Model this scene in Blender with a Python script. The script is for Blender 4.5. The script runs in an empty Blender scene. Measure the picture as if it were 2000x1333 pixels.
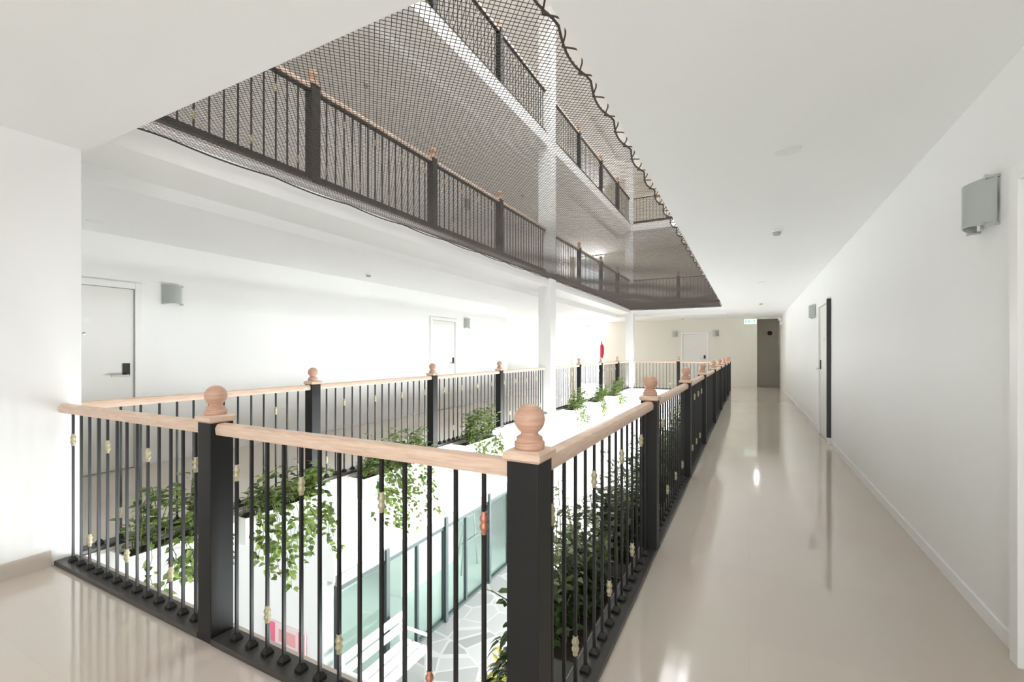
import bpy, math, random
from mathutils import Vector, Matrix
C = bpy.context.scene.collection
rnd = random.Random(7)
PI = math.pi

# ------------------------------------------------------------------ helpers
class MB:
    def __init__(s):
        s.v = []; s.f = []
    def box(s, x0, x1, y0, y1, z0, z1):
        b = len(s.v)
        s.v += [(x0,y0,z0),(x1,y0,z0),(x1,y1,z0),(x0,y1,z0),(x0,y0,z1),(x1,y0,z1),(x1,y1,z1),(x0,y1,z1)]
        s.f += [tuple(b+i for i in q) for q in ((0,3,2,1),(4,5,6,7),(0,1,5,4),(1,2,6,5),(2,3,7,6),(3,0,4,7))]
        return s
    def lathe(s, prof, n=20, c=(0,0,0), axis='z', cap=True):
        b = len(s.v)
        for r, h in prof:
            for k in range(n):
                a = 2*PI*k/n
                p = (r*math.cos(a), r*math.sin(a), h)
                if axis == 'x': p = (p[2], p[0], p[1])
                elif axis == 'y': p = (p[1], p[2], p[0])
                s.v.append((p[0]+c[0], p[1]+c[1], p[2]+c[2]))
        m = len(prof)
        for i in range(m-1):
            for k in range(n):
                k2 = (k+1) % n
                s.f.append((b+i*n+k, b+i*n+k2, b+(i+1)*n+k2, b+(i+1)*n+k))
        if cap:
            s.f.append(tuple(b+k for k in reversed(range(n))))
            s.f.append(tuple(b+(m-1)*n+k for k in range(n)))
        return s
    def sweep(s, pts, prof):
        """prof: list of (side, up) offsets, path pts; up = world z unless the path is vertical"""
        b = len(s.v); n = len(prof)
        pts = [Vector(p) for p in pts]
        for i, p in enumerate(pts):
            t = (pts[min(i+1, len(pts)-1)] - pts[max(i-1, 0)]).normalized()
            up = Vector((0,0,1)) if abs(t.z) < .9 else Vector((1,0,0))
            sd = t.cross(up).normalized(); u = sd.cross(t).normalized()
            for a, c in prof:
                s.v.append(tuple(p + sd*a + u*c))
        for i in range(len(pts)-1):
            for k in range(n):
                k2 = (k+1) % n
                s.f.append((b+i*n+k, b+i*n+k2, b+(i+1)*n+k2, b+(i+1)*n+k))
        s.f.append(tuple(b+k for k in reversed(range(n))))
        s.f.append(tuple(b+(len(pts)-1)*n+k for k in range(n)))
        return s
    def tube(s, pts, r, n=6):
        return s.sweep(pts, [(r*math.cos(2*PI*k/n), r*math.sin(2*PI*k/n)) for k in range(n)])
    def mesh(s, name, mat, smooth=False):
        me = bpy.data.meshes.new(name)
        me.from_pydata(s.v, [], s.f)
        for m in (mat if isinstance(mat, (list, tuple)) else [mat]): me.materials.append(m)
        if smooth:
            for p in me.polygons: p.use_smooth = True
        me.update()
        return me
    def build(s, name, mat, parent=None, loc=None, smooth=False, bevel=0, auto=False):
        return put(name, s.mesh(name, mat, smooth), parent, loc, bevel, auto)

def put(name, me, parent=None, loc=None, bevel=0, auto=False):
    o = bpy.data.objects.new(name, me); C.objects.link(o)
    if parent is not None: o.parent = parent
    if loc is not None: o.location = loc
    if bevel:
        b = o.modifiers.new('bevel', 'BEVEL'); b.width = bevel; b.segments = 2; b.limit_method = 'ANGLE'
    if auto:
        for p in me.polygons: p.use_smooth = True
        me.set_sharp_from_angle(angle=math.radians(35))
    return o

def tag(o, label, cat, group=None, kind=None):
    o['label'] = label; o['category'] = cat
    if group: o['group'] = group
    if kind: o['kind'] = kind
    return o

def empty(name, loc=(0,0,0), rz=0):
    o = bpy.data.objects.new(name, None); C.objects.link(o)
    o.location = loc; o.rotation_euler = (0,0,rz); o.empty_display_size = .1
    return o

def copy_tree(o, parent=None):
    c = o.copy(); C.objects.link(c)
    if parent is not None: c.parent = parent
    for ch in list(o.children): copy_tree(ch, c)
    return c

def struct(o, label, cat):
    return tag(o, label, cat, kind='structure')

# ------------------------------------------------------------------ materials
def mat(name, col, rough=.5, metal=0, spec=.5, noise=0, nscale=8, bump=0, bscale=60, coat=0, emit=None, es=0):
    m = bpy.data.materials.new(name); m.use_nodes = True
    nt = m.node_tree; b = nt.nodes['Principled BSDF']
    b.inputs['Base Color'].default_value = (*col, 1)
    b.inputs['Roughness'].default_value = rough
    b.inputs['Metallic'].default_value = metal
    b.inputs['Specular IOR Level'].default_value = spec
    b.inputs['Coat Weight'].default_value = coat
    if emit:
        b.inputs['Emission Color'].default_value = (*emit, 1); b.inputs['Emission Strength'].default_value = es
    if noise or bump:
        tc = nt.nodes.new('ShaderNodeTexCoord')
    if noise:
        n = nt.nodes.new('ShaderNodeTexNoise'); n.inputs['Scale'].default_value = nscale; n.inputs['Detail'].default_value = 4
        r = nt.nodes.new('ShaderNodeMix'); r.data_type = 'RGBA'
        r.inputs[6].default_value = (*[c*(1-noise) for c in col], 1); r.inputs[7].default_value = (*[min(1, c*(1+noise)) for c in col], 1)
        nt.links.new(tc.outputs['Object'], n.inputs['Vector']); nt.links.new(n.outputs['Fac'], r.inputs[0]); nt.links.new(r.outputs[2], b.inputs['Base Color'])
    if bump:
        n2 = nt.nodes.new('ShaderNodeTexNoise'); n2.inputs['Scale'].default_value = bscale
        bp = nt.nodes.new('ShaderNodeBump'); bp.inputs['Strength'].default_value = bump; bp.inputs['Distance'].default_value = .01
        nt.links.new(tc.outputs['Object'], n2.inputs['Vector']); nt.links.new(n2.outputs['Fac'], bp.inputs['Height']); nt.links.new(bp.outputs['Normal'], b.inputs['Normal'])
    return m

M = {}
M['paint'] = mat('white_paint', (.86,.858,.848), .55, spec=.3, noise=.012, nscale=1.5, bump=.03, bscale=120)
M['beige'] = mat('cream_paint', (.80,.775,.70), .55, spec=.3, noise=.012, nscale=1.5)
M['ceil'] = mat('ceiling_paint', (.875,.875,.868), .7, spec=.2, noise=.01, nscale=1.2)
M['fascia'] = mat('slab_edge_paint', (.87,.865,.85), .6, spec=.3, noise=.015, nscale=3)
M['taupe'] = mat('taupe_paint', (.55,.52,.44), .5, noise=.04, nscale=2)
M['post'] = mat('charcoal_lacquer', (.014,.0138,.0132), .5, spec=.3, noise=.1, nscale=5, bump=.03, bscale=200)
M['iron'] = mat('black_wrought_iron', (.012,.012,.012), .42, spec=.45)
M['roomtile'] = mat('plain_pale_tile', (.70,.71,.70), .3, noise=.03, nscale=2)
M['kerb'] = mat('dark_granite', (.040,.037,.034), .35, noise=.35, nscale=45)
M['gold'] = mat('aged_brass', (.46,.42,.28), .45, metal=.4, noise=.3, nscale=60)
M['copper'] = mat('aged_copper', (.55,.24,.16), .42, metal=.5, noise=.25, nscale=60)
M['door'] = mat('door_laminate', (.80,.79,.76), .4, noise=.012, nscale=2)
M['frame'] = mat('door_frame_paint', (.87,.865,.85), .4)
M['steel'] = mat('brushed_steel', (.62,.62,.60), .28, metal=1, noise=.05, nscale=40)
M['black'] = mat('black_plastic', (.012,.012,.012), .35)
M['grey'] = mat('grey_metal', (.22,.22,.22), .4, metal=.6)
M['white_plastic'] = mat('white_plastic', (.82,.82,.80), .4)
M['dim_plastic'] = mat('grey_plastic', (.42,.42,.41), .45)
M['frost'] = mat('frosted_glass', (.42,.45,.42), .3, spec=.6)
M['net'] = mat('brown_net_cord', (.070,.054,.046), .8, noise=.25, nscale=15)
M['alu'] = mat('dark_aluminium', (.07,.085,.085), .4, metal=.5)
M['alu_light'] = mat('light_aluminium', (.26,.26,.26), .4, metal=.5)
M['white_wood'] = mat('white_painted_wood', (.82,.82,.80), .45, noise=.03, nscale=12)
M['planter_white'] = mat('white_planter', (.84,.84,.82), .5, noise=.03, nscale=6)
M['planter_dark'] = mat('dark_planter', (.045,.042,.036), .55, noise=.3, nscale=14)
M['soil'] = mat('potting_soil', (.04,.028,.018), .95, noise=.4, nscale=50, bump=.5, bscale=70)
M['bark'] = mat('green_stem', (.13,.15,.05), .6, noise=.3, nscale=20)
M['pink'] = mat('pink_print', (.80,.16,.27), .5)
M['palepink'] = mat('pale_print', (.83,.68,.68), .5, noise=.03, nscale=6)
M['salmon'] = mat('salmon_print', (.80,.38,.38), .5)
M['ink'] = mat('grey_print', (.45,.40,.41), .6)
M['red'] = mat('red_enamel', (.45,.015,.04), .3, coat=.4)
M['exit_green'] = mat('exit_letters', (.02,.30,.16), .5, emit=(.02,.45,.22), es=.35)
M['exit_face'] = mat('exit_panel', (.85,.95,.88), .4, emit=(.75,1,.86), es=.55)
M['lamp'] = mat('lamp_lens', (.9,.9,.88), .4)

def wood(name, c0, c1):
    m = bpy.data.materials.new(name); m.use_nodes = True
    nt = m.node_tree; b = nt.nodes['Principled BSDF']
    tc = nt.nodes.new('ShaderNodeTexCoord'); mp = nt.nodes.new('ShaderNodeMapping')
    mp.inputs['Scale'].default_value = (3, 3, 40)
    n = nt.nodes.new('ShaderNodeTexNoise'); n.inputs['Scale'].default_value = 2.2; n.inputs['Detail'].default_value = 6; n.inputs['Distortion'].default_value = 1.2
    cr = nt.nodes.new('ShaderNodeValToRGB')
    cr.color_ramp.elements[0].position = .3; cr.color_ramp.elements[0].color = (*c0, 1)
    cr.color_ramp.elements[1].position = .7; cr.color_ramp.elements[1].color = (*c1, 1)
    nt.links.new(tc.outputs['Object'], mp.inputs['Vector']); nt.links.new(mp.outputs['Vector'], n.inputs['Vector'])
    nt.links.new(n.outputs['Fac'], cr.inputs['Fac']); nt.links.new(cr.outputs['Color'], b.inputs['Base Color'])
    b.inputs['Roughness'].default_value = .42
    return m
M['wood'] = wood('pale_beech_wood', (.62,.43,.32), (.78,.60,.47))
M['wood_turned'] = wood('turned_beech_wood', (.50,.28,.19), (.64,.42,.31))

def tile_mat():
    m = bpy.data.materials.new('polished_beige_tile'); m.use_nodes = True
    nt = m.node_tree; b = nt.nodes['Principled BSDF']
    tc = nt.nodes.new('ShaderNodeTexCoord')
    br = nt.nodes.new('ShaderNodeTexBrick')
    br.offset = 0; br.inputs['Scale'].default_value = 1; br.inputs['Brick Width'].default_value = .8; br.inputs['Row Height'].default_value = .8
    br.inputs['Mortar Size'].default_value = .002; br.inputs['Mortar Smooth'].default_value = .2
    br.inputs['Color1'].default_value = (.60,.53,.465,1); br.inputs['Color2'].default_value = (.615,.545,.48,1); br.inputs['Mortar'].default_value = (.585,.515,.452,1)
    n = nt.nodes.new('ShaderNodeTexNoise'); n.inputs['Scale'].default_value = 1.3; n.inputs['Detail'].default_value = 5
    mx = nt.nodes.new('ShaderNodeMix'); mx.data_type = 'RGBA'; mx.blend_type = 'MULTIPLY'; mx.inputs[0].default_value = .12
    nt.links.new(tc.outputs['Object'], br.inputs['Vector']); nt.links.new(tc.outputs['Object'], n.inputs['Vector'])
    nt.links.new(br.outputs['Color'], mx.inputs[6]); nt.links.new(n.outputs['Color'], mx.inputs[7]); nt.links.new(mx.outputs[2], b.inputs['Base Color'])
    b.inputs['Roughness'].default_value = .075; b.inputs['Specular IOR Level'].default_value = .85
    return m
M['tile'] = tile_mat()

def flag_mat():
    m = bpy.data.materials.new('grey_flagstone'); m.use_nodes = True
    nt = m.node_tree; b = nt.nodes['Principled BSDF']
    tc = nt.nodes.new('ShaderNodeTexCoord')
    v = nt.nodes.new('ShaderNodeTexVoronoi'); v.inputs['Scale'].default_value = 2.4
    e = nt.nodes.new('ShaderNodeTexVoronoi'); e.feature = 'DISTANCE_TO_EDGE'; e.inputs['Scale'].default_value = 2.4
    cr = nt.nodes.new('ShaderNodeValToRGB'); cr.color_ramp.elements[0].color = (.15,.148,.145,1); cr.color_ramp.elements[1].color = (.30,.295,.29,1)
    st = nt.nodes.new('ShaderNodeMath'); st.operation = 'LESS_THAN'; st.inputs[1].default_value = .035
    mx = nt.nodes.new('ShaderNodeMix'); mx.data_type = 'RGBA'; mx.inputs[7].default_value = (.31,.305,.30,1)
    for k in (v, e): nt.links.new(tc.outputs['Object'], k.inputs['Vector'])
    nt.links.new(v.outputs['Color'], cr.inputs['Fac']); nt.links.new(cr.outputs['Color'], mx.inputs[6])
    nt.links.new(e.outputs['Distance'], st.inputs[0]); nt.links.new(st.outputs[0], mx.inputs[0]); nt.links.new(mx.outputs[2], b.inputs['Base Color'])
    b.inputs['Roughness'].default_value = .45
    return m
M['flag'] = flag_mat()

def leaf_mat(name, c0, c1):
    m = bpy.data.materials.new(name); m.use_nodes = True
    nt = m.node_tree; b = nt.nodes['Principled BSDF']; out = nt.nodes['Material Output']
    g = nt.nodes.new('ShaderNodeNewGeometry')
    cr = nt.nodes.new('ShaderNodeValToRGB')
    cr.color_ramp.elements[0].color = (*c0, 1); cr.color_ramp.elements[1].color = (*c1, 1)
    nt.links.new(g.outputs['Random Per Island'], cr.inputs['Fac']); nt.links.new(cr.outputs['Color'], b.inputs['Base Color'])
    b.inputs['Roughness'].default_value = .35
    t = nt.nodes.new('ShaderNodeBsdfTranslucent'); nt.links.new(cr.outputs['Color'], t.inputs['Color'])
    mx = nt.nodes.new('ShaderNodeMixShader'); mx.inputs[0].default_value = .35
    nt.links.new(b.outputs[0], mx.inputs[1]); nt.links.new(t.outputs[0], mx.inputs[2]); nt.links.new(mx.outputs[0], out.inputs['Surface'])
    return m
M['leaf'] = leaf_mat('pothos_leaf', (.05,.09,.022), (.30,.40,.11))
M['leaf_dark'] = leaf_mat('dark_leaf', (.012,.026,.008), (.11,.16,.05))  # leaf green darkened for shrubs standing against the light
M['leaf_pale'] = leaf_mat('pale_leaf', (.20,.27,.12), (.52,.58,.38))
M['leaf_yellow'] = leaf_mat('croton_leaf', (.16,.18,.03), (.60,.48,.10))

def glass_mat(name, tint):
    m = bpy.data.materials.new(name); m.use_nodes = True
    nt = m.node_tree; out = nt.nodes['Material Output']; nt.nodes.remove(nt.nodes['Principled BSDF'])
    t = nt.nodes.new('ShaderNodeBsdfTransparent'); t.inputs['Color'].default_value = (*tint, 1)
    g = nt.nodes.new('ShaderNodeBsdfGlossy'); g.inputs['Roughness'].default_value = .03; g.inputs['Color'].default_value = (.9,1,.96,1)
    lw = nt.nodes.new('ShaderNodeLayerWeight'); lw.inputs['Blend'].default_value = .5
    pw = nt.nodes.new('ShaderNodeMath'); pw.operation = 'POWER'; pw.inputs[1].default_value = 4
    f = nt.nodes.new('ShaderNodeMath'); f.operation = 'MULTIPLY_ADD'; f.inputs[1].default_value = .6; f.inputs[2].default_value = .04
    nt.links.new(lw.outputs['Facing'], pw.inputs[0]); nt.links.new(pw.outputs[0], f.inputs[0])
    mx = nt.nodes.new('ShaderNodeMixShader')
    nt.links.new(f.outputs[0], mx.inputs[0]); nt.links.new(t.outputs[0], mx.inputs[1]); nt.links.new(g.outputs[0], mx.inputs[2]); nt.links.new(mx.outputs[0], out.inputs['Surface'])
    return m
M['glass'] = glass_mat('green_tinted_glass', (.78,.835,.81))
M['clear'] = glass_mat('clear_window_glass', (.97,.98,.98))

# ------------------------------------------------------------------ dimensions (metres)
FH = 3.06                       # floor to floor
CH = 2.68                       # corridor ceiling above its floor
ST = .27                        # slab thickness
XR, XL = 1.06, -6.4             # door walls of the two corridors
XJ = -7.3                       # recessed part of the far corridor's wall
YB, YF = -3.0, 20.0             # back and end wall
AX0, AX1, AY0, AY1 = -3.90, -.67, 1.37, 17.1      # atrium opening
RX0, RX1, RY0, RY1 = -3.97, -.60, 1.27, 17.2      # railing lines
YW = 1.35                       # end of the solid white block beside the railing
ZB, ZT = -FH, 3*FH

# ------------------------------------------------------------------ setting
def ring(mb, x0, x1, y0, y1, hx0, hx1, hy0, hy1, z0, z1):
    mb.box(x0, hx0, y0, y1, z0, z1); mb.box(hx1, x1, y0, y1, z0, z1)
    mb.box(hx0, hx1, y0, hy0, z0, z1); mb.box(hx0, hx1, hy1, y1, z0, z1)

ordn = ['first','second','third','fourth','fifth','sixth','seventh','eighth','ninth','tenth','eleventh','twelfth','thirteenth','fourteenth','fifteenth','sixteenth']
lvl_txt = {0:"at camera level", 1:'one floor up', 2:'two floors up'}
for L in (0, 1, 2):
    z = L*FH
    # slab with tile on top
    f = MB(); ring(f, XJ-.2, XR+.2, YB-.2, YF+4.2, AX0, AX1, AY0, AY1, z-.02, z)
    o = f.build('floor', M['tile']); struct(o, f'polished beige tile corridor floor {lvl_txt[L]}', 'floor')
    s = MB(); ring(s, XJ-.2, XR+.2, YB-.2, YF+4.2, AX0, AX1, AY0, AY1, z-ST, z-.02)
    o = s.build(f'trim_{L+1}', M['fascia'], bevel=.006); struct(o, f'white slab edge around the atrium opening, {"under the railings "+lvl_txt[0] if L==0 else lvl_txt[L]}', 'trim')
    # suspended ceiling under the next slab
    c = MB(); ring(c, XJ-.2, XR+.2, YB-.2, YF+4.2, -4.52, AX1, AY0, AY1+.35, z+CH, z+FH-ST)
    o = c.build('ceiling', M['ceil']); struct(o, f'flat white corridor ceiling {lvl_txt[L]}', 'ceiling')
# roof; its unseen skylight is added to light the upper floors
rf = MB(); ring(rf, XJ-.2, XR+.2, YB-.2, YF+4.2, -3.2, -1.2, 2.0, 16.4, ZT-ST, ZT)
o = rf.build('ceiling', M['ceil']); struct(o, 'white roof slab with a long skylight over the atrium', 'ceiling')
w = MB()
for k in range(9): w.box(-3.2, -1.2, 2.0+1.795*k, 2.04+1.795*k, ZT, ZT+.06)
w.box(-3.2, -3.16, 2.04, 16.36, ZT, ZT+.06); w.box(-1.24, -1.2, 2.04, 16.36, ZT, ZT+.06)
wo = w.build('window_5', M['frame']); struct(wo, 'long skylight in the roof over the atrium', 'window')
MB().box(-3.2, -1.2, 2.0, 16.4, ZT+.061, ZT+.07).build('pane', M['clear'], wo)
# lobby ceiling and floor
c = MB(); ring(c, XJ-.2, XR+.2, YB-.2, YF+4.2, -4.42, AX1, AY0, AY1+.35, ZB+2.72, -ST)
o = c.build('ceiling', M['ceil']); struct(o, 'white ceiling of the lower lobby', 'ceiling')
o = MB().box(XJ-.2, XR+.2, YB-.2, YF+4.2, ZB-.2, ZB).build('floor', M['flag']); struct(o, 'grey irregular flagstone floor of the lower lobby', 'floor')
o = MB().box(XL-.2, -4.50, 4.02, YF, ZB, ZB+.02).build('floor', M['roomtile']); struct(o, 'plain pale floor of the room behind the glass screen', 'floor')

def cells(a0, a1, holes, z0, z1):
    """rectangles (a, z) that tile the wall around the holes (a0, a1, z0, z1)"""
    As = sorted({a0, a1, *[h[0] for h in holes], *[h[1] for h in holes]})
    out = []
    for i in range(len(As)-1):
        m = (As[i]+As[i+1])/2
        cuts = sorted((h[2], h[3]) for h in holes if h[0] < m < h[1])
        zz = z0
        for c0, c1 in cuts:
            if c0 > zz: out.append((As[i], As[i+1], zz, c0))
            zz = c1
        if zz < z1: out.append((As[i], As[i+1], zz, z1))
    return out

# long wall of the near corridor; unseen lobby windows added low down for light
added_lob_win = [(1.6, 6.6, ZB+1.0, ZB+2.58), (7.0, 12.0, ZB+1.0, ZB+2.58), (12.4, 17.4, ZB+1.0, ZB+2.58)]
w = MB()
for a0, a1, c0, c1 in cells(YB-.2, YF+4.2, added_lob_win, ZB, ZT): w.box(XR, XR+.2, a0, a1, c0, c1)
struct(w.build('wall_right', M['paint']), 'long white corridor wall with white doors beside the camera', 'wall')
for i, (a0, a1, c0, c1) in enumerate(added_lob_win):
    w = MB(); t = .05
    w.box(XR+.07, XR+.13, a0, a1, c0, c0+t); w.box(XR+.07, XR+.13, a0, a1, c1-t, c1)
    for k in range(5):
        y = a0 + (a1-a0-t)*k/4
        w.box(XR+.07, XR+.13, y, y+t, c0+t, c1-t)
    wo = w.build(f'window_{i+1}', M['alu']); struct(wo, f'{ordn[i]} wide window of the lower lobby, under the near corridor', 'window')
    MB().box(XR+.095, XR+.105, a0+t, a1-t, c0+t, c1-t).build('pane', M['clear'], wo)
# far corridor wall, recessed beyond y = 12
w = MB()
w.box(XL-.2, XL, YW, 12.0, 0-ST, ZT)
w.box(XJ, XL-.2, 11.8, 12.0, 0-ST, ZT)
w.box(XJ-.2, XJ, 11.8, YF, 0-ST, ZT)
struct(w.build('wall_left', M['paint']), 'white wall with doors along the corridor across the atrium', 'wall')
# solid block that ends at the front railing
struct(MB().box(XJ-.2, AX0, YB-.2, YW, 0-ST, ZT).build('wall_near', M['paint'], bevel=.004), 'white wall end where the front handrail starts', 'wall')
# lobby walls
w = MB()
w.box(-4.62, -4.44, 3.88, 12.0, -1.44, ZB+2.72)         # over the glass screen
w.box(-4.62, -4.44, 9.1, YF, ZB, -1.44)
w.box(-4.62, -4.44, 12.0, YF, -1.44, ZB+2.72)
w.box(XL-.2, -4.62, 3.88, 4.02, ZB, ZB+2.72)
w.box(XL-.4, XL-.2, YB, YF, ZB, ZB+2.72)
struct(w.build('wall_lobby', M['paint']), 'bright white lobby wall around the green glass screen', 'wall')
struct(MB().box(-4.62, XR, YF, YF+.2, ZB, -ST).build('wall_lobby_end', M['paint']), 'white end wall of the lower lobby', 'wall')
struct(MB().box(XJ-.2, XR, YB-.2, YB, ZB, -ST).build('wall_lobby_back', M['paint']), 'white back wall of the lower lobby', 'wall')
# end wall with the exit opening and the dark passage
holes = []
for L in (0, 1, 2):
    holes += [(-7.1, -5.76, L*FH, L*FH+CH), (.28, XR, L*FH, L*FH+2.62)]
w = MB()
for a0, a1, c0, c1 in cells(XJ-.2, XR, holes, -ST, ZT): w.box(a0, a1, YF, YF+.2, c0, c1)
struct(w.build('wall_far', M['beige']), 'cream end wall with a white door and a dark passage', 'wall')
w = MB()
for L in (0, 1, 2):
    z = L*FH
    w.box(.08, .28, YF+.2, YF+1.4, z, z+CH); w.box(.08, XR, YF+1.4, YF+1.6, z, z+CH)
struct(w.build('wall_passage', M['taupe']), 'dark taupe wall closing the passage past the end wall', 'wall')
# back wall; its unseen window openings are added to let light in
holes = [((-3.5 if L else -.7), .7, L*FH+.25, L*FH+2.45) for L in (0, 1, 2)]
w = MB()
for a0, a1, c0, c1 in cells(AX0, XR, holes, -ST, ZT): w.box(a0, a1, YB-.2, YB, c0, c1)
struct(w.build('wall_back', M['paint']), 'white wall with a wide window behind the camera', 'wall')
w = MB()
for k in range(3):
    x = -.7+.67*k; w.box(x, x+.06, YB-.14, YB-.08, .31, 2.39)
w.box(-.7, .7, YB-.14, YB-.08, .25, .31); w.box(-.7, .7, YB-.14, YB-.08, 2.39, 2.45)
wo = w.build('window_4', M['frame']); struct(wo, 'wide window behind the camera', 'window')
# pillars at the atrium's far long side
for i, y in enumerate((9.34, 17.28)):
    p = MB().box(-4.13, -3.83, y-.15, y+.15, ZB, ZT).build('pillar', M['paint'], bevel=.008)
    struct(p, ['tall white square pillar halfway along the far side of the atrium', 'tall white square pillar at the far corner of the atrium'][i], 'pillar')
# skirting
struct(MB().box(AX0, AX0+.012, YB, 1.2, 0, .10).build('baseboard_near', M['tile']), 'beige tile skirting along the white wall end', 'skirting')
b = MB()
for a0, a1 in ((YB, 1.70), (2.84, 7.98), (9.12, YF)): b.box(XR-.012, XR, a0, a1, 0, .07)
struct(b.build('baseboard_right', M['paint']), 'low white skirting along the near corridor wall', 'skirting')

# ------------------------------------------------------------------ doors
def door(n, loc, rz, label, w=.90, h=2.08, handle=1, strip_side=False):
    """built facing +x at the origin, its width along y"""
    leaf = MB().box(0, .018, -w/2, w/2, .008, h).build(f'door_{n}', M['door'], bevel=.003)
    leaf.location = loc; leaf.rotation_euler = (0, 0, rz)
    struct(leaf, label, 'door')
    fr = MB(); t = .075
    fr.box(0, .045, -w/2-t, -w/2-.004, 0, h+t); fr.box(0, .045, w/2+.004, w/2+t, 0, h+t); fr.box(0, .045, -w/2-.004, w/2+.004, h+.004, h+t)
    fr.build('door_frame', M['frame'], leaf, bevel=.004)
    gp = MB(); gp.box(0, .020, -w/2-.004, -w/2, .008, h); gp.box(0, .020, w/2, w/2+.004, .008, h); gp.box(0, .020, -w/2, w/2, h, h+.004)
    gp.build('door_gap', M['grey'], leaf)
    y = handle*(w/2-.075)
    MB().box(.018, .03, y-.035, y+.035, 1.07, 1.22).build('lock_plate', M['black'], leaf, bevel=.004)
    hd = MB(); hd.lathe([(.012,.03),(.012,.075)], 12, (0, y, 1.08), 'x'); hd.box(.064, .082, min(y, y-handle*.15)-.01, max(y, y-handle*.15)+.01, 1.068, 1.092)
    hd.build('door_handle', M['steel'], leaf, bevel=.004)
    MB().lathe([(.014,.018),(.014,.024),(.009,.026)], 14, (0, 0, 1.55), 'x').build('peephole', M['steel'], leaf, auto=True)
    MB().box(.018, .022, -.05, .05, 1.68, 1.72).build('number_plate', M['white_plastic'], leaf)
    if strip_side:
        s = MB().box(.0, .055, -handle*(w/2+t+.012), -handle*(w/2+t+.001), .12, 2.12)
        s = MB().box(0, .055, min(strip_side*(w/2+t+.001), strip_side*(w/2+t+.014)), max(strip_side*(w/2+t+.001), strip_side*(w/2+t+.014)), .10, 2.13)
        o = s.build('door_seal', M['black'], leaf); o['label'] = 'black vertical edge strip'  # black strip along one outer edge of the frame
    return leaf
door(1, (XL, 2.23, 0), 0, 'white room door with black lock nearest the white wall end, across the atrium', handle=1)
door(2, (XL, 8.78, 0), 0, 'white room door farther along the corridor across the atrium', handle=1)
door(3, (XR, 2.26, 0), PI, 'white door at the near corridor wall beside the camera', handle=1)
door(4, (XR, 8.55, 0), PI, 'white door with a black edge strip farther down the near corridor', handle=-1, strip_side=1)
door(5, (-1.97, YF, 0), -PI/2, 'white door in the cream end wall between two sconces', handle=1)

# ------------------------------------------------------------------ wall sconces
def make_sconce():
    r = empty('wall_sconce')
    MB().box(0, .03, -.07, .07, -.085, .085).build('back_plate', M['white_plastic'], r, bevel=.004)
    g = MB(); n = 12; h = .105; w = .11; t = .006
    # a bent frosted sheet: bulges away from the wall, its side edges flared
    for j in range(2):
        for i in range(n+1):
            u = -1+2*i/n
            for k in range(2):
                zz = (-h if k == 0 else h)*(1 + .16*u*u)
                g.v.append((.010+.085*(1-u*u) + j*t, u*w, zz))
    def id(j, i, k): return j*(n+1)*2 + i*2 + k
    for i in range(n):
        g.f.append((id(1,i,0), id(1,i+1,0), id(1,i+1,1), id(1,i,1)))
        g.f.append((id(0,i,1), id(0,i+1,1), id(0,i+1,0), id(0,i,0)))
        for k in (0, 1): g.f.append((id(0,i,k), id(0,i+1,k), id(1,i+1,k), id(1,i,k)))
    for i in (0, n): g.f.append((id(0,i,0), id(1,i,0), id(1,i,1), id(0,i,1)))
    g.build('glass_shade', M['frost'], r, auto=True)
    for sy in (-1, 1):
        for sz in (-1, 1):
            MB().lathe([(.008,0),(.008,.045),(.012,.045),(.012,.053)], 10, (0, sy*.102, sz*.114), 'x').build('stud', M['steel'], r, auto=True)
    return r
sc0 = make_sconce()
sc_spots = [
    (XR, 3.10, 2.08, PI, 'frosted square wall light beside the door nearest the camera'),
    (XR, 9.80, 2.08, PI, 'frosted wall light past the black-edged door of the near corridor'),
    (XL, 3.08, 2.06, 0, 'frosted wall light beside the first door across the atrium'),
    (XL, 9.76, 2.08, 0, 'frosted wall light past the second door across the atrium'),
    (-2.74, YF, 2.10, -PI/2, 'frosted wall light on the cream end wall, door hinge side away from the passage'),
    (-1.18, YF, 2.10, -PI/2, 'frosted wall light on the cream end wall between its door and the exit sign'),
    (XL, 3.08, FH+2.06, 0, 'frosted wall light one floor up across the atrium'),
    (XL, 9.76, FH+2.06, 0, 'second frosted wall light one floor up across the atrium'),
]
for i, (x, y, z, rz, lb) in enumerate(sc_spots):
    o = sc0 if i == 0 else copy_tree(sc0)
    o.location = (x, y, z); o.rotation_euler = (0, 0, rz); tag(o, lb, 'wall light', 'frosted wall lights')

# ------------------------------------------------------------------ ceiling fittings
dt0 = empty('smoke_detector')
MB().lathe([(.055,0),(.055,-.012),(.046,-.022)], 20).build('base', M['white_plastic'], dt0, auto=True)
MB().lathe([(.040,-.022),(.042,-.04),(.028,-.055)], 20).build('sensor_head', M['dim_plastic'], dt0, auto=True)
det = [
    (.27, 5.74, CH, 'round smoke detector hanging from the near corridor ceiling, nearest one'),
    (.285, 14.0, CH, 'small smoke detector far down the near corridor ceiling'),
    (-2.3, 18.9, CH, 'smoke detector on the ceiling before the cream end wall'),
    (-5.73, 5.73, CH, 'smoke detector on the ceiling of the corridor across the atrium'),
    (-5.55, 5.5, FH+CH, 'smoke detector on the ceiling one floor up, seen through the net'),
    (-5.6, 11.4, FH+CH, 'smoke detector deeper along the ceiling one floor up'),
]
for i, (x, y, z, lb) in enumerate(det):
    o = dt0 if i == 0 else copy_tree(dt0)
    o.location = (x, y, z); tag(o, lb, 'smoke detector', 'smoke detectors')
dl0 = empty('ceiling_downlight')
MB().lathe([(.075,0),(.075,-.004),(.058,-.007)], 24).build('trim_ring', M['white_plastic'], dl0, auto=True)
MB().lathe([(.056,-.003),(.056,-.0055)], 24).build('lens', M['lamp'], dl0, auto=True)
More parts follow.
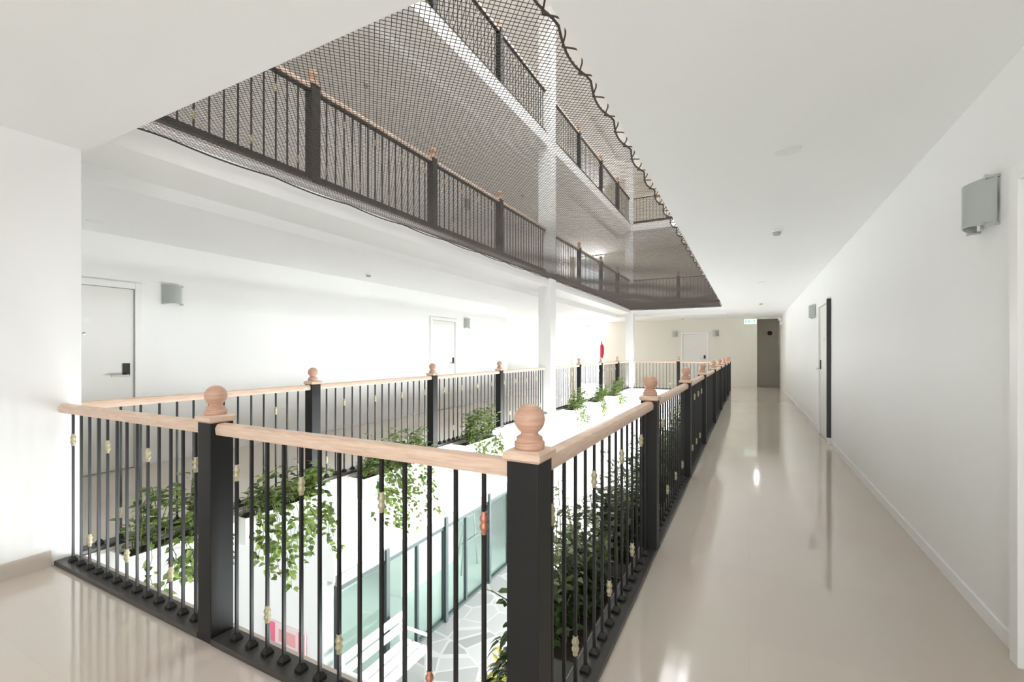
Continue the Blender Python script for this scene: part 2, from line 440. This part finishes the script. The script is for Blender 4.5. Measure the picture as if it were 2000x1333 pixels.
dls = [
    (.23, 3.5, CH, 'round recessed downlight in the near corridor ceiling, closest to the camera'),
    (.22, 9.9, CH, 'round recessed downlight midway along the near corridor ceiling'),
    (.22, 16.5, CH, 'round recessed downlight at the end of the near corridor ceiling'),
    (-5.9, 2.15, CH, 'round recessed downlight before the first door across the atrium'),
    (-5.6, 9.9, CH, 'round recessed downlight before the second door across the atrium'),
    (-5.6, 13.0, FH+CH, 'round recessed downlight one floor up, beyond the pillar'),
]
for i, (x, y, z, lb) in enumerate(dls):
    o = dl0 if i == 0 else copy_tree(dl0)
    o.location = (x, y, z); tag(o, lb, 'downlight', 'recessed downlights')

# ------------------------------------------------------------------ exit signs and alarm gear
GL = {'E': [(0,0,.25,1),(0,0,1,.18),(0,.41,.85,.59),(0,.82,1,1)], 'I': [(.36,0,.64,1)], 'T': [(0,.82,1,1),(.37,0,.63,1)]}
def exit_sign(loc, label):
    """faces -y; hung from the ceiling by a stub"""
    r = empty('exit_sign', loc)
    MB().box(-.21, .21, -.015, .015, -.09, .09).build('panel', M['exit_face'], r, bevel=.003)
    MB().box(-.012, .012, -.012, .012, .09, .17).build('hanger', M['white_plastic'], r)
    x = -.17
    for ch in 'EXIT':
        m = MB(); W, H, d0, d1 = .065, .11, -.019, -.0155
        if ch == 'X':
            for sg in (1, -1):
                b = len(m.v)
                xs = [(0,0),(.3,0),(1,1),(.7,1)] if sg > 0 else [(.7,0),(1,0),(.3,1),(0,1)]
                for d in (d0, d1): m.v += [(x+a*W, d, -.055+c*H) for a, c in xs]
                m.f += [(b,b+1,b+2,b+3),(b+7,b+6,b+5,b+4)] + [(b+k, b+4+k, b+4+(k+1)%4, b+(k+1)%4) for k in range(4)]
        else:
            for a0, c0, a1, c1 in GL[ch]: m.box(x+a0*W, x+a1*W, d0, d1, -.055+c0*H, -.055+c1*H)
        m.build('letter', M['exit_green'], r)
        x += .092
    return tag(r, label, 'exit sign', 'exit signs')
exit_sign((.05, 19.6, 2.51), 'green lettered EXIT sign hanging before the dark passage')
exit_sign((-6.25, 19.5, 2.51), 'EXIT sign hanging before the bright opening on the camera\'s floor')
exit_sign((-6.25, 19.5, FH+2.51), 'EXIT sign hanging before the bright opening one floor up')
# alarm bell and twin-head emergency light at the passage
r = empty('alarm_bell', (.76, YF+1.4, 2.12))
MB().lathe([(.02,0),(.02,-.03),(.085,-.035),(.085,-.05),(.05,-.08),(.0,-.085)], 20, axis='y', cap=False).build('gong', M['black'], r, auto=True)
MB().box(-.03,.03,-.03,0,-.03,.03).build('bracket', M['grey'], r)
tag(r, 'dark round alarm bell on the wall of the dark passage', 'alarm bell')
r = empty('emergency_spotlight', (XR, 19.3, 2.42))
MB().box(-.07, 0, -.13, .13, -.08, .06).build('battery_box', M['white_plastic'], r, bevel=.008)
for s in (-1, 1):
    MB().lathe([(.02,.0),(.045,-.03),(.055,-.06),(.0,-.06)], 16, (-.06, s*.09, .12), 'y', cap=False).build('lamp_head', M['white_plastic'], r, auto=True)
    MB().tube([(-.05, s*.09, .05), (-.055, s*.09, .10)], .01, 8).build('lamp_neck', M['dim_plastic'], r)
tag(r, 'white twin head emergency light on the wall beside the dark passage', 'emergency light')
# red extinguisher on the jamb of the bright opening
r = empty('fire_extinguisher', (-5.88, YF+.05, 1.06))
MB().lathe([(.02,.0),(.085,.005),(.09,.03),(.09,.56),(.075,.63),(.035,.66),(.03,.70)], 20).build('cylinder', M['red'], r, auto=True)
MB().box(-.03,.03,-.06,.05,.70,.75).build('valve', M['black'], r, bevel=.006)
MB().box(-.012,.012,-.12,.02,.755,.775).build('lever', M['black'], r)
MB().tube([(0,.05,.72),(0,.11,.66),(.0,.12,.45),(0,.11,.2)], .012, 8).build('hose', M['black'], r)
MB().box(.085,.11,-.05,.05,.15,.55).build('wall_bracket', M['grey'], r)
tag(r, 'red fire extinguisher hung on the edge of the bright exit opening', 'fire extinguisher')

# ------------------------------------------------------------------ newel posts
def make_post():
    r = empty('newel_post'); h = .0525
    MB().box(-h, h, -h, h, 0, 1.02).build('shaft', M['post'], r, bevel=.003)
    cp = MB(); e = .062
    b = 0
    for z, q in ((1.02, .054), (1.028, e), (1.046, e), (1.054, .05)):
        cp.v += [(-q,-q,z),(q,-q,z),(q,q,z),(-q,q,z)]
    for i in range(3):
        for k in range(4): cp.f.append((4*i+k, 4*i+(k+1)%4, 4*i+4+(k+1)%4, 4*i+4+k))
    cp.f += [(3,2,1,0), (12,13,14,15)]
    cp.build('cap_plate', M['wood'], r)
    prof = [(.044,1.054),(.047,1.060),(.047,1.074),(.040,1.080),(.041,1.088),(.036,1.092),(.028,1.097),(.027,1.103)]
    R, zc = .048, 1.143
    for k in range(10):
        a = -.95 + (PI/2+.95)*k/9
        prof.append((max(.001, R*math.cos(a)), zc + R*math.sin(a)))
    fn = MB().lathe(prof, 28).build('finial', M['wood_turned'], r, auto=True)
    fn['label'] = 'turned wooden ball finial'
    return r
np0 = make_post()
posts = []
YS = [3.2, 5.19, 7.14, 9.34, 11.45, 13.45, 15.4]
posts.append((RX1, RY0, 0, 'charcoal newel post with wooden ball finial at the front corner, largest one'))
posts.append((-2.25, RY0, 0, 'charcoal newel post in the middle of the front railing'))
for i, y in enumerate(YS):
    posts.append((RX1, y, 0, f'{ordn[i]} dark newel post along the near corridor after the front corner post'))
posts.append((RX1, RY1, 0, 'dark newel post ending the near corridor railing at the far corner'))
for L in (0, 1, 2):
    n = 0
    for y in YS:
        if y == 9.34: continue
        posts.append((RX0, y, L, f'{ordn[n]} dark newel post across the atrium {lvl_txt[L]}, counting from the white wall end'))
        n += 1
    posts.append((-2.24, RY1, L, f'dark newel post in the middle of the far end railing {lvl_txt[L]}'))
for i, (x, y, L, lb) in enumerate(posts):
    o = np0 if i == 0 else copy_tree(np0)
    o.location = (x, y, L*FH); tag(o, lb, 'newel post', f'newel posts {lvl_txt[L]}')

# ------------------------------------------------------------------ railing bays
KW = .055
bal_me = MB().box(-.006, .006, -.006, .006, .028, .966).mesh('baluster', M['iron'])
shoe = MB()
for z, q in ((.028,.019),(.040,.019),(.060,.009)): shoe.v += [(-q,-q,z),(q,-q,z),(q,q,z),(-q,q,z)]
for i in range(2):
    for k in range(4): shoe.f.append((4*i+k, 4*i+(k+1)%4, 4*i+4+(k+1)%4, 4*i+4+k))
shoe.f += [(3,2,1,0), (8,9,10,11)]
shoe_me = shoe.mesh('shoe', M['iron'])
cprof = [(.0085,-.038),(.011,-.035),(.0085,-.028),(.0135,-.020),(.015,-.011),(.011,-.003),(.011,.003),(.015,.011),(.0135,.020),(.0085,.028),(.011,.035),(.0085,.038)]
col_me = MB().lathe(cprof, 14).mesh('collar', M['gold'], True)
col2_me = MB().lathe(cprof, 14).mesh('copper_collar', M['copper'], True)
HP = [(-.03,-.026),(.03,-.026),(.033,-.012),(.034,.006),(.026,.022),(.012,.027),(-.012,.027),(-.026,.022),(-.034,.006),(-.033,-.012)]

def bay(p0, p1, L, label, group, e0=.0535, e1=.0535, phase=0, n=None, copper=(), collars=True):
    z = L*FH
    p0 = Vector((*p0, 0)); p1 = Vector((*p1, 0)); d = p1-p0; ln = d.length; u = d/ln
    r = empty('railing_bay', (p0.x, p0.y, z), math.atan2(u.y, u.x))
    tag(r, label, 'railing', group)
    MB().sweep([(e0+.001, 0, .990), (ln*.33, 0, .990), (ln*.66, 0, .990), (ln-e1-.001, 0, .990)], HP).build('handrail', M['wood'], r, auto=True)['label'] = 'pale wooden handrail'
    k0 = (0 if L == 0 else -.03); k1 = (.028 if L == 0 else .09)
    MB().box(e0+.001, ln-e1-.001, -KW, KW, 0.0, k1 if L == 0 else .028).build('base_kerb', M['kerb'], r, bevel=.003)
    if L:
        MB().box(e0+.001, ln-e1-.001, -.03, .03, .945, .9635).build('rail_bar', M['iron'], r)  # black bar added so the wood's underside reads shaded from below
        MB().box(e0+.001, ln-e1-.001, -.02, .02, .028, .10).build('bottom_rail', M['post'], r)
    if n is None: n = max(1, round((ln-e0-e1)/.118)-1)
    st = (ln-e0-e1)/(n+1)
    for i in range(n):
        b = put('baluster', bal_me, r, (e0+st*(i+1), 0, 0))
        if L == 0: put('shoe', shoe_me, b)
        j = i+phase
        if j % 2 == 0 and collars:
            c = put('collar', col2_me if i in copper else col_me, b, (0, 0, .795 if (j//2) % 2 == 0 else .205))
            c['label'] = 'copper double knuckle collar' if i in copper else 'brass double knuckle collar'
    return r
bay((AX0, RY0), (-2.25, RY0), 0, 'front railing bay between the white wall end and the middle newel post', 'front railing bays', e0=.0, phase=0, n=13)
bay((-2.25, RY0), (RX1, RY0), 0, 'front railing bay between the middle newel post and the largest corner post', 'front railing bays', phase=0, n=13, copper=(10, 12))
ys = [RY0]+YS+[RY1]
for i in range(len(ys)-1):
    bay((RX1, ys[i]), (RX1, ys[i+1]), 0, f'{ordn[i]} railing bay along the near corridor, counted from the front corner post', 'near corridor railing bays', phase=i % 4, collars=i < 3)
for L in (0, 1, 2):
    g = f'railing bays across the atrium {lvl_txt[L]}'
    ysl = [YW]+YS+[RY1]
    for i in range(len(ysl)-1):
        e0 = 0 if i == 0 else (.151 if ysl[i] == 9.34 else .0535)
        e1 = .151 if ysl[i+1] == 9.34 else (.08 if i == len(ysl)-2 else .0535)
        bay((RX0, ysl[i]), (RX0, ysl[i+1]), L, f'{ordn[i]} railing bay across the atrium {lvl_txt[L]}, counted from the white wall end', g, e0, e1, phase=(i+1) % 4)
    g = f'far end railing bays {lvl_txt[L]}'
    bay((RX0, RY1), (-2.24, RY1), L, f'far end railing bay beside the corner pillar {lvl_txt[L]}', g, e0=.142)
    bay((-2.24, RY1), (RX1, RY1), L, f'far end railing bay beside the near corridor {lvl_txt[L]}', g)

# ------------------------------------------------------------------ safety net over the atrium
NX0, NX1, NY0, NY1 = -3.885, -.83, 1.45, 17.02
def net_z(x, y):
    u = (x-NX0)/(NX1-NX0); v = (y-NY0)/(NY1-NY0)
    u = min(1, max(0, u)); v = min(1, max(0, v))
    z = 2.965 - .055*max(0, (v-.75)/.25)**2
    bul = (4*u*(1-u))**.8 * min(1, 5*v*(1-v)+.15)
    z -= .10*bul
    z += .012*bul*(math.sin(5.1*x+1.7*y)+math.sin(2.3*y-3.1*x))
    return z
def net_edge(x, y):
    """scalloped edge: hooks every 0.5 m"""
    dx = .035*abs(math.sin(PI*y/.52))
    return dx
nm = MB(); a_side = .025; rad = .0018
def thread(p, q):
    ln = math.hypot(q[0]-p[0], q[1]-p[1])
    if ln < .03: return
    n = max(1, int(ln/.16)); b = len(nm.v)
    dx, dy = (q[0]-p[0])/ln, (q[1]-p[1])/ln
    for i in range(n+1):
        t = i/n; x = p[0]+(q[0]-p[0])*t; y = p[1]+(q[1]-p[1])*t
        z = net_z(x, y)
        if 0 < i < n:
            x += rnd.uniform(-.003, .003); y += rnd.uniform(-.003, .003)
        nm.v += [(x-dy*rad, y+dx*rad, z-rad*.6), (x+dy*rad, y-dx*rad, z-rad*.6), (x, y, z+rad)]
    for i in range(n):
        o = b+3*i
        for k in range(3): nm.f.append((o+k, o+(k+1)%3, o+3+(k+1)%3, o+3+k))
st = a_side*math.sqrt(2)
c = NX0-NY1
while c < NX1-NY0:                       # lines x - y = c
    lo = max(NX0, NY0+c); hi = min(NX1-net_edge(0, NX1-c), NY1+c)
    if hi > lo: thread((lo, lo-c), (hi, hi-c))
    c += st
c = NX0+NY0
while c < NX1+NY1:                       # lines x + y = c
    lo = max(NX0, c-NY1); hi = min(NX1-net_edge(0, c-NX1), c-NY0)
    if hi > lo: thread((lo, c-lo), (hi, c-hi))
    c += st
net = nm.build('safety_net', M['net'])
tag(net, 'dark brown knotted safety net stretched across the atrium above the camera\'s floor', 'net')
def rope(pts, name):
    MB().tube(pts, .007, 6).build(name, M['net'], net)
def seg(p, q, n):
    return [(p[0]+(q[0]-p[0])*i/n, p[1]+(q[1]-p[1])*i/n) for i in range(n+1)]
def zrope(x, y, t, per=.52, a=.03): return net_z(x, y) - a*abs(math.sin(PI*t/per))
rope([(NX1-net_edge(0, y), y, net_z(NX1, y)-.02*abs(math.sin(PI*y/.52))) for _, y in seg((0,NY0), (0,NY1), 240)], 'border_rope')
rope([(NX0, y, zrope(NX0, y, y, .9, .02)) for _, y in seg((0,NY0), (0,NY1), 160)], 'border_rope')
rope([(x, NY0, net_z(x, NY0)) for x, _ in seg((NX0,0), (NX1,0), 30)], 'border_rope')
rope([(x, NY1, zrope(x, NY1, x, .8, .015)) for x, _ in seg((NX0,0), (NX1,0), 30)], 'border_rope')
y = NY0; k = 0                           # lacing cord loops and hooks between the net and the slab edge
lc_me = MB().tube([(-.035, -.13, -.02), (.005, -.07, -.005), (.03, 0, .015), (.005, .07, -.005), (-.035, .13, -.02)], .005, 5).mesh('lacing_loop', M['net'])
hk_me = MB().tube([(.028, 0, .015), (AX1-NX1-.003, 0, .025)], .004, 6).mesh('edge_hook', M['steel'])
while y < NY1-.2:
    z = net_z(NX1, y+.13)
    put('lacing_loop', lc_me, net, (NX1, y+.13, z))
    if k % 2: put('edge_hook', hk_me, net, (NX1, y+.13, z))
    y += .26; k += 1

# ------------------------------------------------------------------ plants
def leaf(mb, p, d, nrm, L, W):
    """heart-shaped leaf from p along d; folded along its rib and drooping at the tip"""
    d = d.normalized(); s = d.cross(nrm).normalized(); n = s.cross(d).normalized()
    b = len(mb.v)
    P = lambda a, w, h: tuple(p + d*(a*L) + s*(w*W) + n*(h*L))
    mb.v += [P(0,0,0), P(.18,-.48,.06), P(.18,.48,.06), P(.5,0,-.02), P(.55,-.40,.03), P(.55,.40,.03), P(1,0,-.16)]
    mb.f += [(b,b+3,b+1), (b,b+2,b+3), (b+1,b+3,b+4), (b+2,b+5,b+3), (b+4,b+3,b+6), (b+3,b+5,b+6)]

def make_plant(name, seed, length, n_mound, n_vine, vine_len, up, planter_mat, leaf_mat_, ls, spread=.2, sprigs=0, lean=.2, stems_m=24):
    """planter box along y at the origin, hung on a slab edge at x=0, front towards +x"""
    R = random.Random(seed)
    r = empty(name)
    w, h = .24, .22
    pb = MB(); t = .012; z1 = -.02
    pb.box(.004, w, -length/2, length/2, z1-h, z1-h+t)
    pb.box(.004, .004+t, -length/2, length/2, z1-h+t, z1); pb.box(w-t, w, -length/2, length/2, z1-h+t, z1)
    pb.box(.004+t, w-t, -length/2, -length/2+t, z1-h+t, z1); pb.box(.004+t, w-t, length/2-t, length/2, z1-h+t, z1)
    pb.build('planter', planter_mat, r)
    MB().box(.004+t, w-t, -length/2+t, length/2-t, z1-.06, z1-.03).build('soil', M['soil'], r)
    fo = MB(); sm = MB()
    rv = lambda a, b: R.uniform(a, b)
    ymax = length/2+.07
    def put_leaf(mb, p, d, nrm, L, W):
        tip = p + d.normalized()*L
        if p.x < .05 or tip.x < .03 or abs(tip.y) > ymax or abs(p.y) > ymax-.02: return
        leaf(mb, p, d, nrm, L, W)
    def stem(hgt, dx, dy, rad, x=None):
        x = rv(.07, w-.05) if x is None else x
        y = rv(-length/2+.05, length/2-.05)
        pts = [Vector((max(.05, x+dx*q*q), min(ymax-.03, max(-ymax+.03, y+dy*q*q)), z1-.04+hgt*(q - .15*q*q))) for q in (0, .25, .5, .75, 1)]
        sm.tube(pts, rad, 4)
        return pts
    for i in range(int(length*stems_m)):
        pts = stem(up*rv(.4, 1.0), rv(-.06, lean), rv(-.08, .08), .0032)
        for k in range(n_mound):
            q = rv(.12, 1); j = min(3, int(q*4)); p = pts[j].lerp(pts[j+1], q*4-j)
            a = rv(0, 2*PI)
            d = Vector((math.cos(a), math.sin(a), rv(-.3, .6)))
            put_leaf(fo, p + d*rv(.01, .05), d, Vector((rv(-.4,.4), rv(-.4,.4), 1)), ls*rv(.7, 1.25), ls*rv(.55, .85))
    for i in range(sprigs):
        pl = MB(); pts = stem(rv(.55, .92), rv(.0, .25), rv(-.15, .15), .0025)
        for k in range(26):
            q = rv(.3, 1); j = min(3, int(q*4)); p = pts[j].lerp(pts[j+1], q*4-j)
            a = rv(0, 2*PI)
            d = Vector((math.cos(a), math.sin(a), rv(-.5, .5)))
            put_leaf(pl, p + d*rv(.005, .02), d, Vector((rv(-.6,.6), rv(-.6,.6), 1)), rv(.03, .05), rv(.018, .03))
        if pl.v: pl.build('sprig_leaves', M['leaf_pale'], r)['label'] = 'pale small-leaved sprig'
    for i in range(n_vine):
        y = rv(-length/2+.05, length/2-.05); ll = vine_len*rv(.3, 1)
        x0 = w+rv(.0, .02); out = rv(.03, spread); sw = rv(-.12, .12)
        pts = [Vector((w*.6, y, z1-.03)), Vector((x0+out*.35, y, z1+rv(.03, .09))), Vector((x0+out*.8, y+sw*.2, z1-.04))]
        for k in range(1, 6):
            q = k/5; pts.append(Vector((x0+out*(.8+.2*q)+.015*math.sin(7*q+i), min(ymax-.02, max(-ymax+.02, y+sw*q+.015*math.sin(5*q+2*i))), z1-.04-ll*q)))
        sm.tube(pts, .0025, 4)
        m = int(6+ll*34)
        for k in range(m):
            q = rv(.12, 1)*(len(pts)-1); j = min(len(pts)-2, int(q)); p = pts[j].lerp(pts[j+1], q-j)
            a = rv(-1.7, 1.7)
            d = Vector((math.cos(a), math.sin(a), rv(-.9, .1)))
            put_leaf(fo, p+d*rv(.005,.03), d, Vector((rv(.2,.9), rv(-.4,.4), 1)), ls*rv(.6, 1.1), ls*rv(.5, .8))
    fo.build('foliage', leaf_mat_, r)
    sm.build('stems', M['bark'], r)
    return r
# across the atrium: white boxes with pale green trailing plants
L_sp = [(1.86, .72, 0, .60, .30, 12), (2.72, .84, 1, .48, .62, 22), (4.15, 1.10, 2, .60, .70, 26), (6.05, .95, 3, .66, .35, 20), (10.6, .95, 4, .66, .50, 18), (12.5, .95, 5, .66, .40, 18), (14.4, 1.0, 6, .76, .4, 18)]
l_lab = ['trailing green plant in a white box against the white wall end',
 'dense trailing green plant behind the middle front newel post, vines hanging low',
 'trailing green plant with long vines across the atrium, past the first newel post there',
 'rounded bushy plant across the atrium between the second and third newel posts',
 'trailing plant across the atrium just beyond the tall pillar',
 'bushy plant across the atrium, middle of three beyond the tall pillar',
 'bushy plant across the atrium nearest the far corner pillar']
for (y, ln, sd, up, vl, nv), lb in zip(L_sp, l_lab):
    p = make_plant('trailing_plant', 20+sd, ln, 22, nv, vl, up, M['planter_white'], M['leaf'], .066, stems_m=34, lean=.28)
    p.location = (AX0, y, 0); tag(p, lb, 'plant', 'trailing plants across the atrium')
# near corridor: dark boxes with dense plants, their leaves coloured dark as if backlit
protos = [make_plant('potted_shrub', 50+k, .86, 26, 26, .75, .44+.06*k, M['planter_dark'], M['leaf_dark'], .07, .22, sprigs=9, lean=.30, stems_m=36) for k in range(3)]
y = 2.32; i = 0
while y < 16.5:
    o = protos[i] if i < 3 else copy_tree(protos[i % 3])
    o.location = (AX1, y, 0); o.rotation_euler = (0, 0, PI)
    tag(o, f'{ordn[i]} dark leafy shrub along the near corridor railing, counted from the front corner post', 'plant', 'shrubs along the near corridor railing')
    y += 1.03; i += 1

# ------------------------------------------------------------------ lower lobby
GX = -4.44; g0, g1 = 3.90, 9.10; gz0, gz1 = ZB, -1.46
r = empty('glass_screen', (GX, g0, ZB))
H = gz1-gz0
r_loc = lambda mb, nm_, m_, **k: mb.build(nm_, m_, r, **k)
mull = [.0, .81, 1.50, 2.18, 2.83, 3.58, 4.4, g1-g0-.04]
for i in range(len(mull)-1):
    r_loc(MB().box(-.006, .006, mull[i]+.045, mull[i+1]-.003, .05, H-.10), 'pane', M['glass'])
for i, y in enumerate(mull):
    big = i in (1, 5)
    r_loc((lambda m: m.box(.046, .075, y-.012, y+.054, 0, H+.115) if i in (1, 3, 5) else m)(MB().box(-.03, .03, y, y+.042, 0, H-.095)), 'mullion', M['alu'], bevel=.003)
r_loc(MB().box(-.03, .03, 0, g1-g0, H-.094, H-.03), 'head_rail', M['alu'])
r_loc(MB().box(-.01, .045, 0, g1-g0, H-.03, H+.10), 'track_cover', M['alu_light'])
r_loc(MB().box(-.031, .031, .043, g1-g0-.045, 0, .045), 'sill_rail', M['alu'])
tag(r, 'green tinted glass screen with dark frames in the lower lobby', 'glass screen')
# things behind and before the screen
r = empty('white_bench', (-4.02, 4.36, ZB))
for k in range(3): MB().box(-.22+.16*k, -.09+.16*k, -.55, .55, .42, .45).build('seat_slat', M['white_wood'], r, bevel=.005)
for z in (.54, .70): MB().box(-.27, -.24, -.55, .55, z, z+.11).build('back_slat', M['white_wood'], r, bevel=.005)
for s in (-1, 1):
    for x in (-.25, .20): MB().box(x-.02, x+.02, s*.50-.02, s*.50+.02, 0, .42 if x > 0 else .80).build('leg', M['white_wood'], r, bevel=.004)
    MB().box(-.23, .22, s*.50-.018, s*.50+.018, .62, .65).build('armrest', M['white_wood'], r, bevel=.004)
tag(r, 'white slatted bench before the green glass screen in the lower lobby', 'bench')
r = empty('poster_board', (-5.30, 3.872, ZB+.03))
MB().box(-.37, .37, -.02, 0, 0, .84).build('board', M['palepink'], r)
MB().box(-.37, -.20, -.026, -.0205, 0, .84).build('side_band', M['pink'], r)
MB().box(.26, .37, -.026, -.0205, 0, .84).build('side_band', M['pink'], r)
MB().box(-.12, .20, -.026, -.0205, .62, .78).build('header_block', M['salmon'], r)
MB().box(-.32, -.28, -.0285, -.0265, .12, .70).build('stripe', M['ink'], r)
tag(r, 'pink and white poster board on the white lobby wall below the front railing', 'poster')
r = empty('reception_counter', (-5.75, 7.2, ZB))
MB().box(-.25, .25, -.9, .9, 0, .86).build('body', M['white_plastic'], r, bevel=.008)
MB().box(-.28, .28, -.93, .93, .86, .90).build('top', M['dim_plastic'], r, bevel=.006)
tag(r, 'pale grey counter behind the green glass screen', 'counter')
r = empty('display_easel', (-5.0, 7.75, ZB))
for s in (-1, 1): MB().tube([(0, s*.30, 0), (0, s*.12, 1.5)], .018, 8).build('leg', M['alu_light'], r)
MB().tube([(-.35, 0, 0), (0, 0, 1.45)], .018, 8).build('rear_leg', M['alu_light'], r)
MB().box(-.0, .05, -.30, .30, .62, .66).build('ledge', M['alu_light'], r)
tag(r, 'thin metal easel standing behind the green glass screen', 'easel')
# croton in the lobby
R = random.Random(91)
r = empty('potted_croton', (-2.2, 3.9, ZB))
MB().lathe([(.15,0),(.19,.04),(.22,.36),(.235,.38),(.235,.40),(.20,.40),(.19,.33)], 24, cap=False).build('pot', M['planter_white'], r, auto=True)
MB().lathe([(.195,.33),(.19,.345)], 20).build('soil', M['soil'], r)
fo = MB(); sm = MB()
for i in range(11):
    a = R.uniform(0, 2*PI); e = R.uniform(.05, .30); hh = R.uniform(.9, 1.62)
    pts = [Vector((.06*math.cos(a), .06*math.sin(a), .34)), Vector((e*.5*math.cos(a), e*.5*math.sin(a), .34+(hh-.34)*.5)), Vector((e*math.cos(a), e*math.sin(a), hh))]
    sm.tube(pts, .007, 5)
    for k in range(34):
        q = R.uniform(.35, 2); j = min(1, int(q)); p = pts[j].lerp(pts[j+1], q-j)
        b = R.uniform(0, 2*PI); d = Vector((math.cos(b), math.sin(b), R.uniform(-.2, .8)))
        leaf(fo, p, d, Vector((R.uniform(-.3,.3), R.uniform(-.3,.3), 1)), R.uniform(.09, .16), .055)
fo.build('foliage', M['leaf_yellow'], r); sm.build('stems', M['bark'], r)
tag(r, 'tall yellow leaved potted plant on the flagstone floor of the lower lobby', 'plant')

# ------------------------------------------------------------------ light
W = bpy.data.worlds.new('World'); bpy.context.scene.world = W; W.use_nodes = True
bg = W.node_tree.nodes['Background']; bg.inputs['Color'].default_value = (.93,.97,1,1); bg.inputs['Strength'].default_value = 1.6
def area(name, loc, rot, sx, sy, power, col=(1,1,1), spread=None):
    l = bpy.data.lights.new(name, 'AREA'); l.shape = 'RECTANGLE'; l.size = sx; l.size_y = sy; l.energy = power; l.color = col
    if spread: l.spread = math.radians(spread)
    o = bpy.data.objects.new(name, l); C.objects.link(o); o.location = loc; o.rotation_euler = rot
    return o
# fill lamps at the added windows and skylight; daylight at the exit openings
for L, p in ((0, 60), (1, 80), (2, 80)):
    area('window_daylight', ((.0 if L == 0 else -1.4), YB-.25, L*FH+1.35), (PI/2, 0, 0), (1.4 if L == 0 else 4.2), 2.2, p, (.97,.99,1))  # added lamps brightening each floor from behind the camera
for i, (a0, a1, c0, c1) in enumerate(added_lob_win):
    area('lobby_daylight', (XR+.25, (a0+a1)/2, (c0+c1)/2), (0, PI/2, 0), c1-c0, a1-a0, (520, 1020, 1000)[i], (.955,.985,1))  # added lamps that brighten the lobby through its unseen windows
for L, p in ((0, 90), (1, 80), (2, 80)):
    area('exit_daylight', (-6.43, YF+.6, L*FH+1.4), (-PI/2, 0, 0), 1.3, 2.5, p)
area('skylight_daylight', (-2.2, 9.2, ZT+.3), (0, 0, 0), 2.0, 14.4, 380, (1,.985,.96))  # added lamp above the unseen roof opening, lifting the upper floors
# downlights: the fittings in the ceilings
def down(x, y, z, p, col=(1,.965,.91), r=.05):
    l = bpy.data.lights.new('downlight_lamp', 'AREA'); l.shape = 'DISK'; l.size = r*2; l.energy = p; l.color = col
    o = bpy.data.objects.new('downlight_lamp', l); C.objects.link(o); o.location = (x, y, z-.012)
down(*dls[2][:3], 4)

# ------------------------------------------------------------------ camera
sc = bpy.context.scene
cam = bpy.data.cameras.new('camera'); co = bpy.data.objects.new('camera', cam); C.objects.link(co)
co.location = (0, 0, 1.35); co.rotation_euler = (PI/2, 0, math.radians(27.5))
cam.sensor_width = 36; cam.lens = 16.0; cam.shift_y = 21.5/2000; cam.clip_start = .02; cam.clip_end = 200
sc.camera = co
vs = sc.view_settings
vs.view_transform = 'Standard'; vs.look = 'None'; vs.gamma = 1; vs.use_curve_mapping = False; vs.exposure = 0.70
sc.cycles.use_denoising = True
sc.cycles.max_bounces = 14; sc.cycles.diffuse_bounces = 9; sc.cycles.transparent_max_bounces = 24
